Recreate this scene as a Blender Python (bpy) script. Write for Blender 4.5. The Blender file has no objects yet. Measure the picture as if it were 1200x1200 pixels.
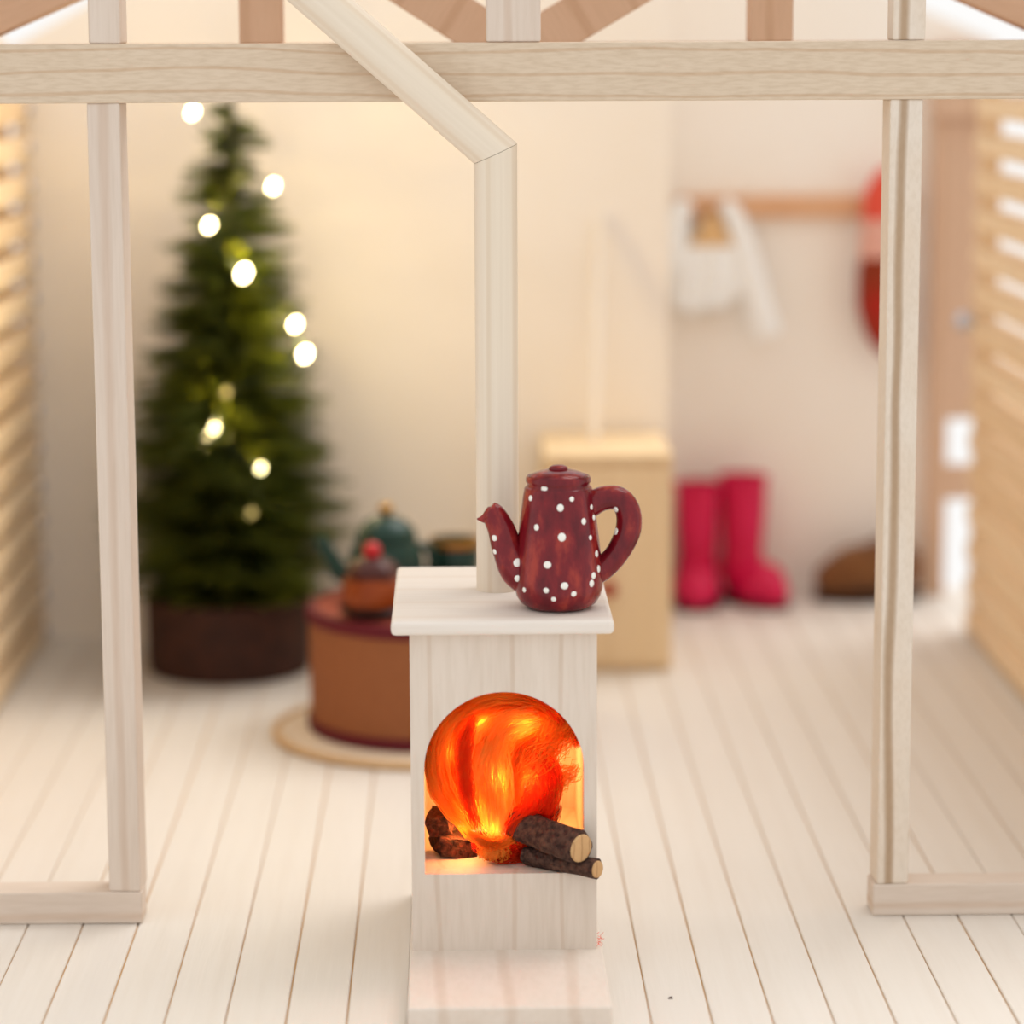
import bpy, bmesh, math, random
from mathutils import Vector, Matrix
from mathutils.bvhtree import BVHTree

# ------------------------------------------------------------------ camera, world, sun, exposure
# units: 1 = one decimetre of the toy house
R = math.radians
sc = bpy.context.scene
col = sc.collection
F_PX = 3344.0
yaw, pitch, roll = R(1.08), R(9.55), R(0.25)
fw = Vector((math.sin(yaw) * math.cos(pitch), math.cos(yaw) * math.cos(pitch), -math.sin(pitch)))
r0 = Vector((math.cos(yaw), -math.sin(yaw), 0)); u0 = r0.cross(fw)
rt = r0 * math.cos(roll) - u0 * math.sin(roll); up = r0 * math.sin(roll) + u0 * math.cos(roll)
cd = bpy.data.cameras.new('camera'); cam = bpy.data.objects.new('camera', cd); col.objects.link(cam)
M3 = Matrix((rt, up, -fw)).transposed()
cam.matrix_world = Matrix.Translation((0, -9, 2.87)) @ M3.to_4x4()
cd.sensor_width = 36; cd.lens = F_PX / 1200 * 36
cd.clip_start = .05; cd.clip_end = 200
cd.dof.use_dof = True; cd.dof.focus_distance = 8.9; cd.dof.aperture_fstop = 0.56
sc.camera = cam

w = bpy.data.worlds.new('daylight'); sc.world = w; w.use_nodes = True
bg = w.node_tree.nodes['Background']; bg.inputs[0].default_value = (1.0, .988, .97, 1); bg.inputs[1].default_value = 1.0

def sun(name, direction, strength, angle, color):
    l = bpy.data.lights.new(name, 'SUN'); l.energy = strength; l.angle = R(angle); l.color = color
    o = bpy.data.objects.new(name, l); col.objects.link(o)
    o.rotation_euler = Vector(direction).to_track_quat('-Z', 'Y').to_euler(); o.location = (3, 2, 7)
    return o
sun('sun_offscreen', (-.42, -.30, -.86), 1.6, 35, (1, .985, .96))

vs = sc.view_settings
vs.view_transform = 'Standard'; vs.look = 'None'; vs.exposure = 0.0; vs.gamma = 1; vs.use_curve_mapping = False

# ------------------------------------------------------------------ materials
def srgb(r, g, b):
    f = lambda c: (c / 255 / 12.92) if c / 255 <= .04045 else ((c / 255 + .055) / 1.055) ** 2.4
    return (f(r), f(g), f(b), 1)

def new_mat(name):
    m = bpy.data.materials.new(name); m.use_nodes = True
    nt = m.node_tree; b = nt.nodes['Principled BSDF']
    return m, nt, b

def plain(name, c, rough=.6, spec=.4, noise=0, nscale=20, c2=None, bump=0, coat=0, metallic=0, sheen=0):
    m, nt, b = new_mat(name)
    b.inputs['Base Color'].default_value = c; b.inputs['Roughness'].default_value = rough
    b.inputs['Specular IOR Level'].default_value = spec; b.inputs['Metallic'].default_value = metallic
    b.inputs['Coat Weight'].default_value = coat; b.inputs['Coat Roughness'].default_value = .08
    b.inputs['Sheen Weight'].default_value = sheen
    if c2 or bump:
        tc = nt.nodes.new('ShaderNodeTexCoord'); n = nt.nodes.new('ShaderNodeTexNoise')
        n.inputs['Scale'].default_value = nscale; n.inputs['Detail'].default_value = 4
        nt.links.new(tc.outputs['Object'], n.inputs['Vector'])
        if c2:
            rp = nt.nodes.new('ShaderNodeValToRGB'); rp.color_ramp.elements[0].position = .35; rp.color_ramp.elements[1].position = .65
            rp.color_ramp.elements[0].color = c; rp.color_ramp.elements[1].color = c2
            nt.links.new(n.outputs['Fac'], rp.inputs[0]); nt.links.new(rp.outputs[0], b.inputs['Base Color'])
        if bump:
            bp = nt.nodes.new('ShaderNodeBump'); bp.inputs['Strength'].default_value = bump; bp.inputs['Distance'].default_value = .01
            nt.links.new(n.outputs['Fac'], bp.inputs['Height']); nt.links.new(bp.outputs[0], b.inputs['Normal'])
    return m

def wood(name, base, tint, line, axis=2, line_scale=9, line_amt=.5, dist=2.5, stretch=.06, fine=90, rough=.62, across=0, line_pos=.86, spec=.25, fine_amt=.4, shift=None):
    """base and tint: broad tone; line: growth lines, bands counted along `across`, running along `axis`."""
    m, nt, b = new_mat(name); N = nt.nodes.new; L = nt.links.new
    tc = N('ShaderNodeTexCoord'); oi = N('ShaderNodeObjectInfo')
    cmb = N('ShaderNodeCombineXYZ')
    for i, k in enumerate((3.7, 5.3, 7.9)):
        mu = N('ShaderNodeMath'); mu.operation = 'MULTIPLY'; mu.inputs[1].default_value = k
        L(oi.outputs['Random'], mu.inputs[0]); L(mu.outputs[0], cmb.inputs[i])
    add = N('ShaderNodeVectorMath'); L(tc.outputs['Object'], add.inputs[0])
    if shift: add.inputs[1].default_value = shift
    else: L(cmb.outputs[0], add.inputs[1])
    mp = N('ShaderNodeMapping'); s = [1, 1, 1]; s[axis] = stretch; mp.inputs['Scale'].default_value = s
    L(add.outputs[0], mp.inputs['Vector'])
    n1 = N('ShaderNodeTexNoise'); n1.inputs['Scale'].default_value = fine; n1.inputs['Detail'].default_value = 5; L(mp.outputs[0], n1.inputs['Vector'])
    n2 = N('ShaderNodeTexNoise'); n2.inputs['Scale'].default_value = 7; n2.inputs['Detail'].default_value = 3; L(mp.outputs[0], n2.inputs['Vector'])
    wv = N('ShaderNodeTexWave'); wv.wave_type = 'BANDS'; wv.bands_direction = 'XYZ'[across]; wv.wave_profile = 'SIN'
    wv.inputs['Scale'].default_value = line_scale / 6.283; wv.inputs['Distortion'].default_value = dist
    wv.inputs['Detail'].default_value = 2; wv.inputs['Detail Scale'].default_value = 1.0; L(mp.outputs[0], wv.inputs['Vector'])
    r1 = N('ShaderNodeValToRGB'); r1.color_ramp.elements[0].color = base; r1.color_ramp.elements[1].color = tint
    r1.color_ramp.elements[0].position = .3; r1.color_ramp.elements[1].position = .75
    L(n2.outputs['Fac'], r1.inputs[0])
    r2 = N('ShaderNodeValToRGB'); e = r2.color_ramp.elements
    e[0].position = line_pos; e[0].color = (0, 0, 0, 1); e[1].position = .995; e[1].color = (1, 1, 1, 1)
    L(wv.outputs['Fac'], r2.inputs[0])
    fm = N('ShaderNodeMath'); fm.operation = 'MULTIPLY'; fm.inputs[1].default_value = line_amt; L(r2.outputs[0], fm.inputs[0])
    mx = N('ShaderNodeMix'); mx.data_type = 'RGBA'; L(fm.outputs[0], mx.inputs['Factor']); L(r1.outputs[0], mx.inputs['A']); mx.inputs['B'].default_value = line
    r3 = N('ShaderNodeValToRGB'); r3.color_ramp.elements[0].position = .3; r3.color_ramp.elements[1].position = .6
    r3.color_ramp.elements[0].color = (.86, .83, .79, 1); r3.color_ramp.elements[1].color = (1, 1, 1, 1); L(n1.outputs['Fac'], r3.inputs[0])
    m2 = N('ShaderNodeMix'); m2.data_type = 'RGBA'; m2.blend_type = 'MULTIPLY'; m2.inputs['Factor'].default_value = fine_amt
    L(mx.outputs['Result'], m2.inputs['A']); L(r3.outputs[0], m2.inputs['B']); L(m2.outputs['Result'], b.inputs['Base Color'])
    bp = N('ShaderNodeBump'); bp.inputs['Strength'].default_value = .25; bp.inputs['Distance'].default_value = .004
    L(n1.outputs['Fac'], bp.inputs['Height']); L(bp.outputs[0], b.inputs['Normal'])
    b.inputs['Roughness'].default_value = rough; b.inputs['Specular IOR Level'].default_value = spec
    return m

W_POST = wood('pale_basswood_upright', srgb(216, 199, 184), srgb(222, 207, 193), srgb(184, 148, 118), 2, 12, .28, 3.5, .06)
W_POST2 = wood('streaked_basswood_upright', srgb(224, 207, 188), srgb(228, 216, 202), srgb(158, 124, 86), 2, 10, .75, 1.6, .5, line_pos=.9, shift=(.116, 0, .4))
W_PLATE = wood('pale_basswood_plate', srgb(216, 199, 184), srgb(222, 207, 193), srgb(196, 160, 128), 0, 16, .3, 3.0, .12, across=2)
W_BEAM = wood('pine_beam', srgb(218, 199, 176), srgb(213, 193, 169), srgb(184, 142, 100), 0, 30, .36, 3.8, .18, 110, across=2, line_pos=.9, fine_amt=.75)
W_STOVE = wood('stove_basswood', srgb(217, 203, 189), srgb(224, 211, 198), srgb(190, 162, 136), 2, 11, .3, 7, .10, 70, fine_amt=.4, line_pos=.965)
W_SLAB = wood('slab_basswood', srgb(231, 222, 213), srgb(229, 219, 208), srgb(212, 192, 172), 0, 9, .25, 2.0, .06, 70, across=1, fine_amt=.25)
W_HEARTH = wood('hearth_basswood', srgb(224, 211, 198), srgb(228, 217, 206), srgb(200, 174, 152), 1, 9, .35, 3.0, .35, 60, fine_amt=.25)
W_PIPE = wood('dowel_birch', srgb(230, 215, 194), srgb(234, 221, 203), srgb(208, 182, 150), 2, 24, .3, 1.0, .02, 60, fine_amt=.3)
W_TRUSS = wood('tan_truss_timber', srgb(210, 172, 142), srgb(216, 180, 152), srgb(180, 136, 102), 2, 12, .3, 3, .1)
W_RAFTER = wood('tan_rafter_timber', srgb(210, 172, 142), srgb(216, 180, 152), srgb(180, 136, 102), 0, 12, .3, 3, .1)
W_SLAT = wood('siding_stick', srgb(238, 210, 172), srgb(243, 219, 186), srgb(210, 170, 124), 1, 20, .3, 2, .05)
W_BACK = plain('cream_wall_board', srgb(249, 239, 226), .75, .2, c2=srgb(250, 241, 230), nscale=2.0)
W_CORNER = W_TRUSS
W_PLY = wood('pale_plywood', srgb(238, 210, 168), srgb(240, 214, 175), srgb(220, 190, 148), 2, 10, .2, 3, .08, fine_amt=.2)
W_RAIL = wood('orange_tan_rail', srgb(224, 172, 130), srgb(230, 182, 142), srgb(190, 132, 90), 0, 12, .3, 3, .1)
W_FLOOR = wood('painted_plank', srgb(225, 217, 207), srgb(228, 221, 212), srgb(217, 206, 194), 1, 10, .15, 2, .05, 60, rough=.5, spec=.35, fine_amt=.15)
M_SUB = plain('subfloor_ply', srgb(206, 166, 122), .8)

# ------------------------------------------------------------------ builders
def finish(me, smooth_angle=None):
    bm = bmesh.new(); bm.from_mesh(me)
    bmesh.ops.remove_doubles(bm, verts=bm.verts, dist=1e-6)
    bmesh.ops.recalc_face_normals(bm, faces=bm.faces)
    if smooth_angle is not None:
        for f in bm.faces: f.smooth = True
        for e in bm.edges:
            if len(e.link_faces) == 2 and e.calc_face_angle(0) > R(smooth_angle): e.smooth = False
    bm.to_mesh(me); bm.free(); me.update()

def obj(name, me, mat=None, parent=None, loc=(0, 0, 0), rot=None):
    o = bpy.data.objects.new(name, me); col.objects.link(o)
    if mat is not None and me is not None and not me.materials: me.materials.append(mat)
    o.location = loc
    if rot: o.rotation_euler = rot
    o.parent = parent
    return o

def mesh(name, verts, faces, smooth=None):
    me = bpy.data.meshes.new(name); me.from_pydata([tuple(v) for v in verts], [], faces); finish(me, smooth); return me

def tag(o, label=None, cat=None, group=None, kind=None):
    if label: o['label'] = label
    if cat: o['category'] = cat
    if group: o['group'] = group
    if kind: o['kind'] = kind
    return o

def thing(name, label, cat, loc=(0, 0, 0), rz=0, group=None):
    o = bpy.data.objects.new(name, None); col.objects.link(o); o.empty_display_size = .1
    o.location = loc; o.rotation_euler = (0, 0, rz)
    return tag(o, label, cat, group)

def structure(name, loc=(0, 0, 0)):
    o = bpy.data.objects.new(name, None); col.objects.link(o); o.location = loc
    return tag(o, kind='structure')

def box_mesh(sx, sy, sz, bev=.006, seg=2):
    bm = bmesh.new(); bmesh.ops.create_cube(bm, size=1)
    bmesh.ops.scale(bm, vec=(sx, sy, sz), verts=bm.verts)
    if bev:
        bmesh.ops.bevel(bm, geom=bm.edges[:], offset=min(bev, .45 * min(sx, sy, sz)), segments=seg, affect='EDGES', profile=.5)
    for f in bm.faces: f.smooth = False
    me = bpy.data.meshes.new('box'); bm.to_mesh(me); bm.free(); return me

def box(name, b, mat, parent=None, bev=.006, rot=None, seg=2):
    x0, x1, y0, y1, z0, z1 = b
    return obj(name, box_mesh(x1 - x0, y1 - y0, z1 - z0, bev, seg), mat, parent, ((x0 + x1) / 2, (y0 + y1) / 2, (z0 + z1) / 2), rot)

def lathe_mesh(prof, n=48, smooth=35, wob=None):
    vs, fs = [], []
    for i, (r, z) in enumerate(prof):
        for k in range(n):
            a = 2 * math.pi * k / n; q = r * (1 + (wob(a, z) if wob else 0))
            vs.append((q * math.cos(a), q * math.sin(a), z))
    for i in range(len(prof) - 1):
        for k in range(n):
            k2 = (k + 1) % n; fs.append((i * n + k, i * n + k2, (i + 1) * n + k2, (i + 1) * n + k))
    if prof[0][0] > 1e-5: fs.append(tuple(range(n))[::-1])
    if prof[-1][0] > 1e-5: fs.append(tuple((len(prof) - 1) * n + k for k in range(n)))
    return mesh('lathe', vs, fs, smooth)

def catmull(P, n):
    P = [Vector(p) for p in P]; P = [P[0] * 2 - P[1]] + P + [P[-1] * 2 - P[-2]]; out = []
    segs = len(P) - 3
    for i in range(n):
        t = i / (n - 1) * segs; k = min(int(t), segs - 1); u = t - k
        a, b, c, d = P[k:k + 4]
        out.append(.5 * ((2 * b) + (c - a) * u + (2 * a - 5 * b + 4 * c - d) * u * u + (3 * b - a - 3 * c + d) * u ** 3))
    return out

def lerp_list(L, n):
    out = []
    for i in range(n):
        t = i / (n - 1) * (len(L) - 1); k = min(int(t), len(L) - 2); out.append(L[k] + (L[k + 1] - L[k]) * (t - k))
    return out

def tube_mesh(path, radii, n=14, steps=None, squash=1.0, ref=(0, 0, 1), floor=None, smooth=50, round_ends=False, wob=None, open_start=False):
    if steps: path = catmull(path, steps); radii = lerp_list(radii, steps)
    path = [Vector(p) for p in path]
    if round_ends:
        t0 = (path[0] - path[1]).normalized(); t1 = (path[-1] - path[-2]).normalized(); ra, rb = radii[0], radii[-1]
        pre = [(path[0] + t0 * ra * math.sin(a), ra * max(.05, math.cos(a))) for a in (R(88), R(60), R(30))]
        post = [(path[-1] + t1 * rb * math.sin(a), rb * max(.05, math.cos(a))) for a in (R(30), R(60), R(88))]
        path = [p for p, _ in pre] + path + [p for p, _ in post]; radii = [q for _, q in pre] + list(radii) + [q for _, q in post]
    vs, fs = [], []; u = None
    for i, p in enumerate(path):
        t = (path[min(i + 1, len(path) - 1)] - path[max(i - 1, 0)]).normalized()
        if u is None:
            u = Vector(ref) - t * t.dot(Vector(ref))
            if u.length < 1e-3: u = Vector((1, 0, 0)) - t * t.x
        u = (u - t * u.dot(t)).normalized(); v = t.cross(u)
        for k in range(n):
            a = 2 * math.pi * k / n; q = radii[i] * (1 + (wob(i, a) if wob else 0))
            c = p + u * q * math.cos(a) + v * q * squash * math.sin(a)
            if floor is not None: c.z = max(c.z, floor)
            vs.append(c)
    m = len(path)
    for i in range(m - 1):
        for k in range(n):
            k2 = (k + 1) % n; fs.append((i * n + k, i * n + k2, (i + 1) * n + k2, (i + 1) * n + k))
    if not open_start: fs.append(tuple(range(n))[::-1])
    fs.append(tuple((m - 1) * n + k for k in range(n)))
    return mesh('tube', vs, fs, smooth)

def prism_mesh(poly, y0, y1, smooth=None):
    """polygon in x,z given a depth in y"""
    n = len(poly); vs = [(x, y0, z) for x, z in poly] + [(x, y1, z) for x, z in poly]
    fs = [tuple(range(n)), tuple(range(2 * n - 1, n - 1, -1))] + [(i, (i + 1) % n, n + (i + 1) % n, n + i) for i in range(n)]
    return mesh('prism', vs, fs, smooth)

def strut(name, p, q, width, y0, y1, mat, parent, bev=.006):
    """timber between two points in the x,z plane"""
    a, b = Vector((p[0], 0, p[1])), Vector((q[0], 0, q[1])); d = b - a; L = d.length
    o = obj(name, box_mesh(L, y1 - y0, width, bev), mat, parent, ((a.x + b.x) / 2, (y0 + y1) / 2, (a.z + b.z) / 2))
    o.rotation_euler = (0, -math.atan2(d.z, d.x), 0); return o

# ------------------------------------------------------------------ the setting
rnd = random.Random(4)
floor = structure('floor')
SP = .1792; gx = .733
pm = box_mesh(SP - .005, 8.1, .02, .003, 1)
for k in range(-18, 13):
    x = gx + (k + .5) * SP
    o = obj('plank', pm, W_FLOOR, floor, (x + rnd.uniform(-.0008, .0008), 1.55, -.0101 - rnd.uniform(0, .0015)))
box('subfloor', (gx - 18 * SP, gx + 13 * SP, -2.5, 5.6, -.13, -.0085), M_SUB, floor, 0)

# open timber front of the house
wf = structure('wall_front')
box('beam', (-2.35, 2.75, 0, .13, 2.656, 2.838), W_BEAM, wf)
box('post', (-1.148, -1.044, .006, .13, .1065, 2.657), W_POST, wf, rot=(0, 0, R(-4)))
box('post', (1.358, 1.462, .006, .13, .1065, 2.657), W_POST2, wf, rot=(0, 0, R(3)))
box('post', (-2.2, -2.09, .006, .13, .1065, 2.657), W_POST, wf)
box('post', (2.48, 2.59, .006, .13, .1065, 2.657), W_POST, wf)
box('sole_plate', (-2.35, -1.044, 0, .13, 0, .107), W_PLATE, wf)
box('sole_plate', (1.348, 2.75, 0, .13, 0, .107), W_PLATE, wf)
box('stud', (-1.136, -1.036, .006, .13, 2.8395, 3.22), W_POST, wf, rot=(0, 0, R(-4)))
box('stud', (1.366, 1.468, .006, .13, 2.8395, 3.24), W_POST2, wf)
box('king_post', (.096, .266, .006, .13, 2.8395, 3.9), W_POST, wf)
strut('rafter', (-2.35, 2.70), (.18, 3.97), .17, .002, .135, W_POST, wf)
strut('rafter', (2.75, 2.70), (.18, 3.97), .17, .002, .135, W_POST, wf)

# second timber truss inside, under the ridge
ce = structure('ceiling')
Y0, Y1 = .7, .84
box('king_post', (.135, .245, Y0 + .006, Y1 - .006, 2.835, 3.62), W_TRUSS, ce)
box('tie_beam', (-1.979, 2.429, Y0, Y1, 2.67, 2.835), W_TRUSS, ce)
box('post', (-.724, -.580, Y0, Y1, 2.835, 3.2), W_TRUSS, ce)
box('post', (.990, 1.135, Y0, Y1, 2.835, 3.2), W_TRUSS, ce)
strut('brace', (.17, 2.815), (-.60, 3.315), .155, Y0 + .005, Y1 - .005, W_TRUSS, ce)
strut('brace', (.23, 2.812), (1.01, 3.27), .155, Y0 + .005, Y1 - .005, W_TRUSS, ce)
strut('rafter', (-1.90, 2.817), (.205, 3.72), .20, Y0 - .01, Y1 + .01, W_RAFTER, ce)
strut('rafter', (2.35, 2.80), (.205, 3.72), .20, Y0 - .01, Y1 + .01, W_RAFTER, ce)

# back wall: two boards at different depth
wb = structure('wall_back')
def gz(x): return 4.01 - .53 * abs(x - .2)
obj('panel', prism_mesh([(-2.06, 0), (1.0, 0), (1.0, gz(1.0)), (.2, gz(.2)), (-2.06, gz(-2.06))], 4.45, 4.50), W_BACK, wb)
wn = structure('wall_niche')
obj('panel', prism_mesh([(1.0, 0), (2.44, 0), (2.44, .93), (2.72, .93), (2.72, 2.81), (1.0, 3.57)], 5.5, 5.55), W_BACK, wn)
box('return_panel', (.95, .998, 4.5, 5.55, 0, gz(1.0)), W_BACK, wn, 0)

# side walls of stacked sticks
wl = structure('wall_left'); wr = structure('wall_right')
sm = box_mesh(.1, 4.28, .115, .012)
smr = box_mesh(.16, 4.28, .088, .012)
M_NAIL = plain('nail_steel', srgb(200, 200, 208), .25, .5, metallic=1)
M_DOT_W = plain('white_pin_head', srgb(244, 242, 240), .3, .5)
nail = lathe_mesh([(0, 0), (.022, 0), (.03, .006), (.026, .018), (.014, .025), (0, .027)], 16)
for k in range(16):
    z = .07 + k * .1755
    obj('slat', sm, W_SLAT, wl, (-2.03, 2.29, z))
    obj('nail', nail, M_NAIL, wl, (-1.981, 4.34, z), (0, R(90), 0))
    obj('slat', smr, W_SLAT, wr, (2.51, 2.29, z - .01))
box('backing_board', (-2.12, -2.085, .15, 4.45, 0, 2.85), W_SLAT, wl, 0)
box('corner_post', (2.46, 2.56, 4.43, 4.50, 0, 2.8), W_SLAT, wr)
box('end_post', (2.395, 2.49, 5.36, 5.46, 0, 2.8), W_CORNER, wr)
box('corner_board', (2.485, 2.70, 5.38, 5.44, .915, 2.8), W_CORNER, wr)
box('cross_piece', (2.485, 2.70, 5.38, 5.44, .50, .675), W_CORNER, wr)
box('header', (2.37, 2.9, 5.30, 5.36, 2.44, 2.56), W_CORNER, wr)
obj('nail', nail, M_DOT_W, wr, (2.395, 4.41, 1.51), (R(75), 0, R(-10))).scale = (1.6, 1.6, 1.6)

# ------------------------------------------------------------------ stove
SX0, SX1, SYF, SYB = -.153, .416, -.53, .27
hearth = box('hearth_slab', (-.162, .435, -1.06, .29, 0, .073), W_HEARTH, None, .008)
tag(hearth, 'flat pale wooden slab lying on the planks under the toy stove', 'hearth slab')
st = thing('toy_stove', 'pale wooden toy stove with arched fire opening and overhanging top', 'stove', ((SX0 + SX1) / 2, 0, .073))
cx = (SX0 + SX1) / 2
ZB, ZT = 0.0, 1.0015          # local heights of the box
OZ0, OZC, OR = .244, .572, .2445   # opening: sill, arch centre, radius (local)
def arch_panel(y0, y1):
    hw = (SX1 - SX0) / 2; inner, outer = [], []
    c0 = .132 - cx
    pts = [(c0 - OR, OZ0)] + [(c0 - OR, OZ0 + (OZC - OZ0) * t) for t in (.25, .5, .75)]
    for i in range(33):
        a = math.pi - math.pi * i / 32; pts.append((c0 + OR * math.cos(a), OZC + OR * math.sin(a)))
    pts += [(c0 + OR, OZ0 + (OZC - OZ0) * t) for t in (.75, .5, .25)] + [(c0 + OR, OZ0)]
    for x, z in pts:
        if z <= OZC: q = (-hw if x < c0 else hw, z)
        else:
            dx, dz = x - c0, z - OZC; s = min((hw / abs(dx)) if abs(dx) > 1e-6 else 9, (ZT - OZC) / dz if dz > 1e-6 else 9)
            q = (max(-hw, min(hw, dx * s)), OZC + dz * s)
        outer.append(q)
    poly_v, fs = [], []; n = len(pts)
    for y in (y0, y1):
        poly_v += [(x, y, z) for x, z in pts] + [(x, y, z) for x, z in outer] + [(-hw, y, ZB), (hw, y, ZB), (-hw, y, ZT), (hw, y, ZT)]
    S = 2 * n + 4
    for s in (0, 1):
        o_ = s * S
        for i in range(n - 1): fs.append((o_ + i, o_ + i + 1, o_ + n + i + 1, o_ + n + i))
        fs.append((o_ + 0, o_ + n - 1, o_ + 2 * n - 1, o_ + 2 * n + 1, o_ + 2 * n, o_ + n))
        # the two upper corners
        for i in range(n - 1):
            p, q = outer[i], outer[i + 1]
            if abs(p[0] + hw) < 1e-6 and abs(q[1] - ZT) < 1e-6 and abs(p[1] - ZT) > 1e-6: fs.append((o_ + n + i, o_ + n + i + 1, o_ + 2 * n + 2))
            if abs(p[1] - ZT) < 1e-6 and abs(q[0] - hw) < 1e-6 and abs(q[1] - ZT) > 1e-6: fs.append((o_ + n + i, o_ + n + i + 1, o_ + 2 * n + 3))
    for i in range(n - 1): fs.append((i, i + 1, S + i + 1, S + i))
    fs.append((n - 1, 0, S, S + n - 1))
    A, B, C, D = 2 * n, 2 * n + 1, 2 * n + 3, 2 * n + 2
    for a, b in ((A, B), (B, C), (C, D), (D, A)): fs.append((a, b, S + b, S + a))
    return mesh('arch', poly_v, fs, 30)
obj('front_panel', arch_panel(SYF, SYF + .06), W_STOVE, st)
hw = (SX1 - SX0) / 2
box('side_panel', (-hw, -hw + .035, SYF + .061, SYB, ZB, ZT), W_STOVE, st, .003)
box('side_panel', (hw - .035, hw, SYF + .061, SYB, ZB, ZT), W_STOVE, st, .003)
box('back_panel', (-hw + .036, hw - .036, SYB - .04, SYB, ZB, ZT), W_STOVE, st, 0)
box('chamber_floor', (-hw + .036, hw - .036, SYF + .061, SYB - .041, OZ0 - .05, OZ0 - .002), W_STOVE, st, 0)
box('chamber_roof', (-hw + .036, hw - .036, SYF + .061, SYB - .041, .955, .99), W_STOVE, st, 0)
box('top_slab', (-.208 - cx, .466 - cx, -.575, .33, ZT, 1.046), W_SLAB, st, .014, seg=3)
# warm LED behind the wool, plus unseen point lights added inside to brighten it
for nm, loc, en, rad in (('stove_glow_light', (.13, -.05, .58), 6, .05),
                         ('stove_glow_light', (.04, -.38, .50), 6, .03), ('stove_glow_light', (.11, -.395, .58), 6, .03), ('stove_glow_light', (-.03, -.36, .66), 6, .03), ('stove_glow_light', (.06, -.37, .76), 4, .03), ('stove_glow_light', (.19, -.37, .76), 4, .03), ('stove_glow_light', (.25, -.39, .58), 8, .03), ('stove_glow_light', (.10, -.385, .43), 1.6, .03), ('stove_glow_light', (.00, -.36, .40), 1.3, .03)):
    ld = bpy.data.lights.new(nm, 'POINT'); ld.energy = en; ld.color = (1, .44, .12); ld.shadow_soft_size = rad
    lo = bpy.data.objects.new(nm, ld); col.objects.link(lo); lo.location = loc
TOPZ = .073 + 1.046

# stove pipe: two mitred dowels
E_ = Vector((.122, -.07, 2.4975)); d1 = Vector((0, 0, 1)); d2 = Vector((-.752, 0, .66)).normalized(); nrm = (d1 + d2).normalized()
pr = .0675
pp = thing('stove_pipe', 'bent stove pipe of pale round dowel rising from the toy stove past the beam', 'stove pipe', (E_.x, E_.y, TOPZ))
def dowel(start, d, end_plane_pt, end_n, a_plane_pt=None, a_n=None, n=40):
    u = Vector((0, 1, 0)); v = d.cross(u).normalized(); vs = []
    for pt, nn in ((a_plane_pt, a_n), (end_plane_pt, end_n)):
        for k in range(n):
            a = 2 * math.pi * k / n; p = start + u * pr * math.cos(a) + v * pr * math.sin(a)
            t = (pt - p).dot(nn) / d.dot(nn); vs.append(p + d * t)
    fs = [(k, (k + 1) % n, n + (k + 1) % n, n + k) for k in range(n)] + [tuple(range(n)), tuple(range(n, 2 * n))]
    return mesh('dowel', vs, fs, 50)
E0 = Vector((0, 0, E_.z - TOPZ))
obj('upright_dowel', dowel(Vector((0, 0, 0)), d1, E0 - nrm * .0006, nrm, Vector((0, 0, 0)), d1), W_PIPE, pp)
# the sloping dowel is built along its own z so that the grain follows it
q = d2.to_track_quat('Z', 'Y'); qi = q.inverted()
om = dowel(E0, d2, E0 + d2 * 1.35, d2, E0 + nrm * .0006, nrm)
for v in om.vertices: v.co = qi @ (v.co - E0)
so = obj('sloping_dowel', om, W_PIPE, pp, E0); so.rotation_euler = q.to_euler()

# ------------------------------------------------------------------ wool fire and firewood
def wool_mat(name, c1, c2, trans=.65, clear=.42):
    m, nt, b = new_mat(name); N = nt.nodes.new; L = nt.links.new
    tc = N('ShaderNodeTexCoord'); n = N('ShaderNodeTexNoise'); n.inputs['Scale'].default_value = 9; n.inputs['Detail'].default_value = 3
    L(tc.outputs['Object'], n.inputs['Vector'])
    rp = N('ShaderNodeValToRGB'); rp.color_ramp.elements[0].position = .38; rp.color_ramp.elements[1].position = .62
    rp.color_ramp.elements[0].color = c1; rp.color_ramp.elements[1].color = c2; L(n.outputs['Fac'], rp.inputs[0])
    df = N('ShaderNodeBsdfDiffuse'); tr = N('ShaderNodeBsdfTranslucent'); mx = N('ShaderNodeMixShader'); mx.inputs[0].default_value = trans
    L(rp.outputs[0], df.inputs[0]); L(rp.outputs[0], tr.inputs[0]); L(df.outputs[0], mx.inputs[1]); L(tr.outputs[0], mx.inputs[2])
    tp = N('ShaderNodeBsdfTransparent'); m3 = N('ShaderNodeMixShader'); m3.inputs[0].default_value = clear
    L(mx.outputs[0], m3.inputs[1]); L(tp.outputs[0], m3.inputs[2])
    L(m3.outputs[0], nt.nodes['Material Output'].inputs['Surface']); return m
WO = wool_mat('orange_wool', srgb(255, 140, 40), srgb(255, 165, 62))
WY = wool_mat('yellow_orange_wool', srgb(255, 190, 90), srgb(255, 168, 60))
WR = wool_mat('red_wool', srgb(250, 70, 30), srgb(255, 105, 40))
WD = wool_mat('deep_red_wool', srgb(200, 40, 30), srgb(230, 70, 36), .5)
fire = thing('wool_flame', 'tuft of orange and red felting wool curled as flames in the stove opening', 'wool flame', (.13, -.36, .317))
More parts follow.
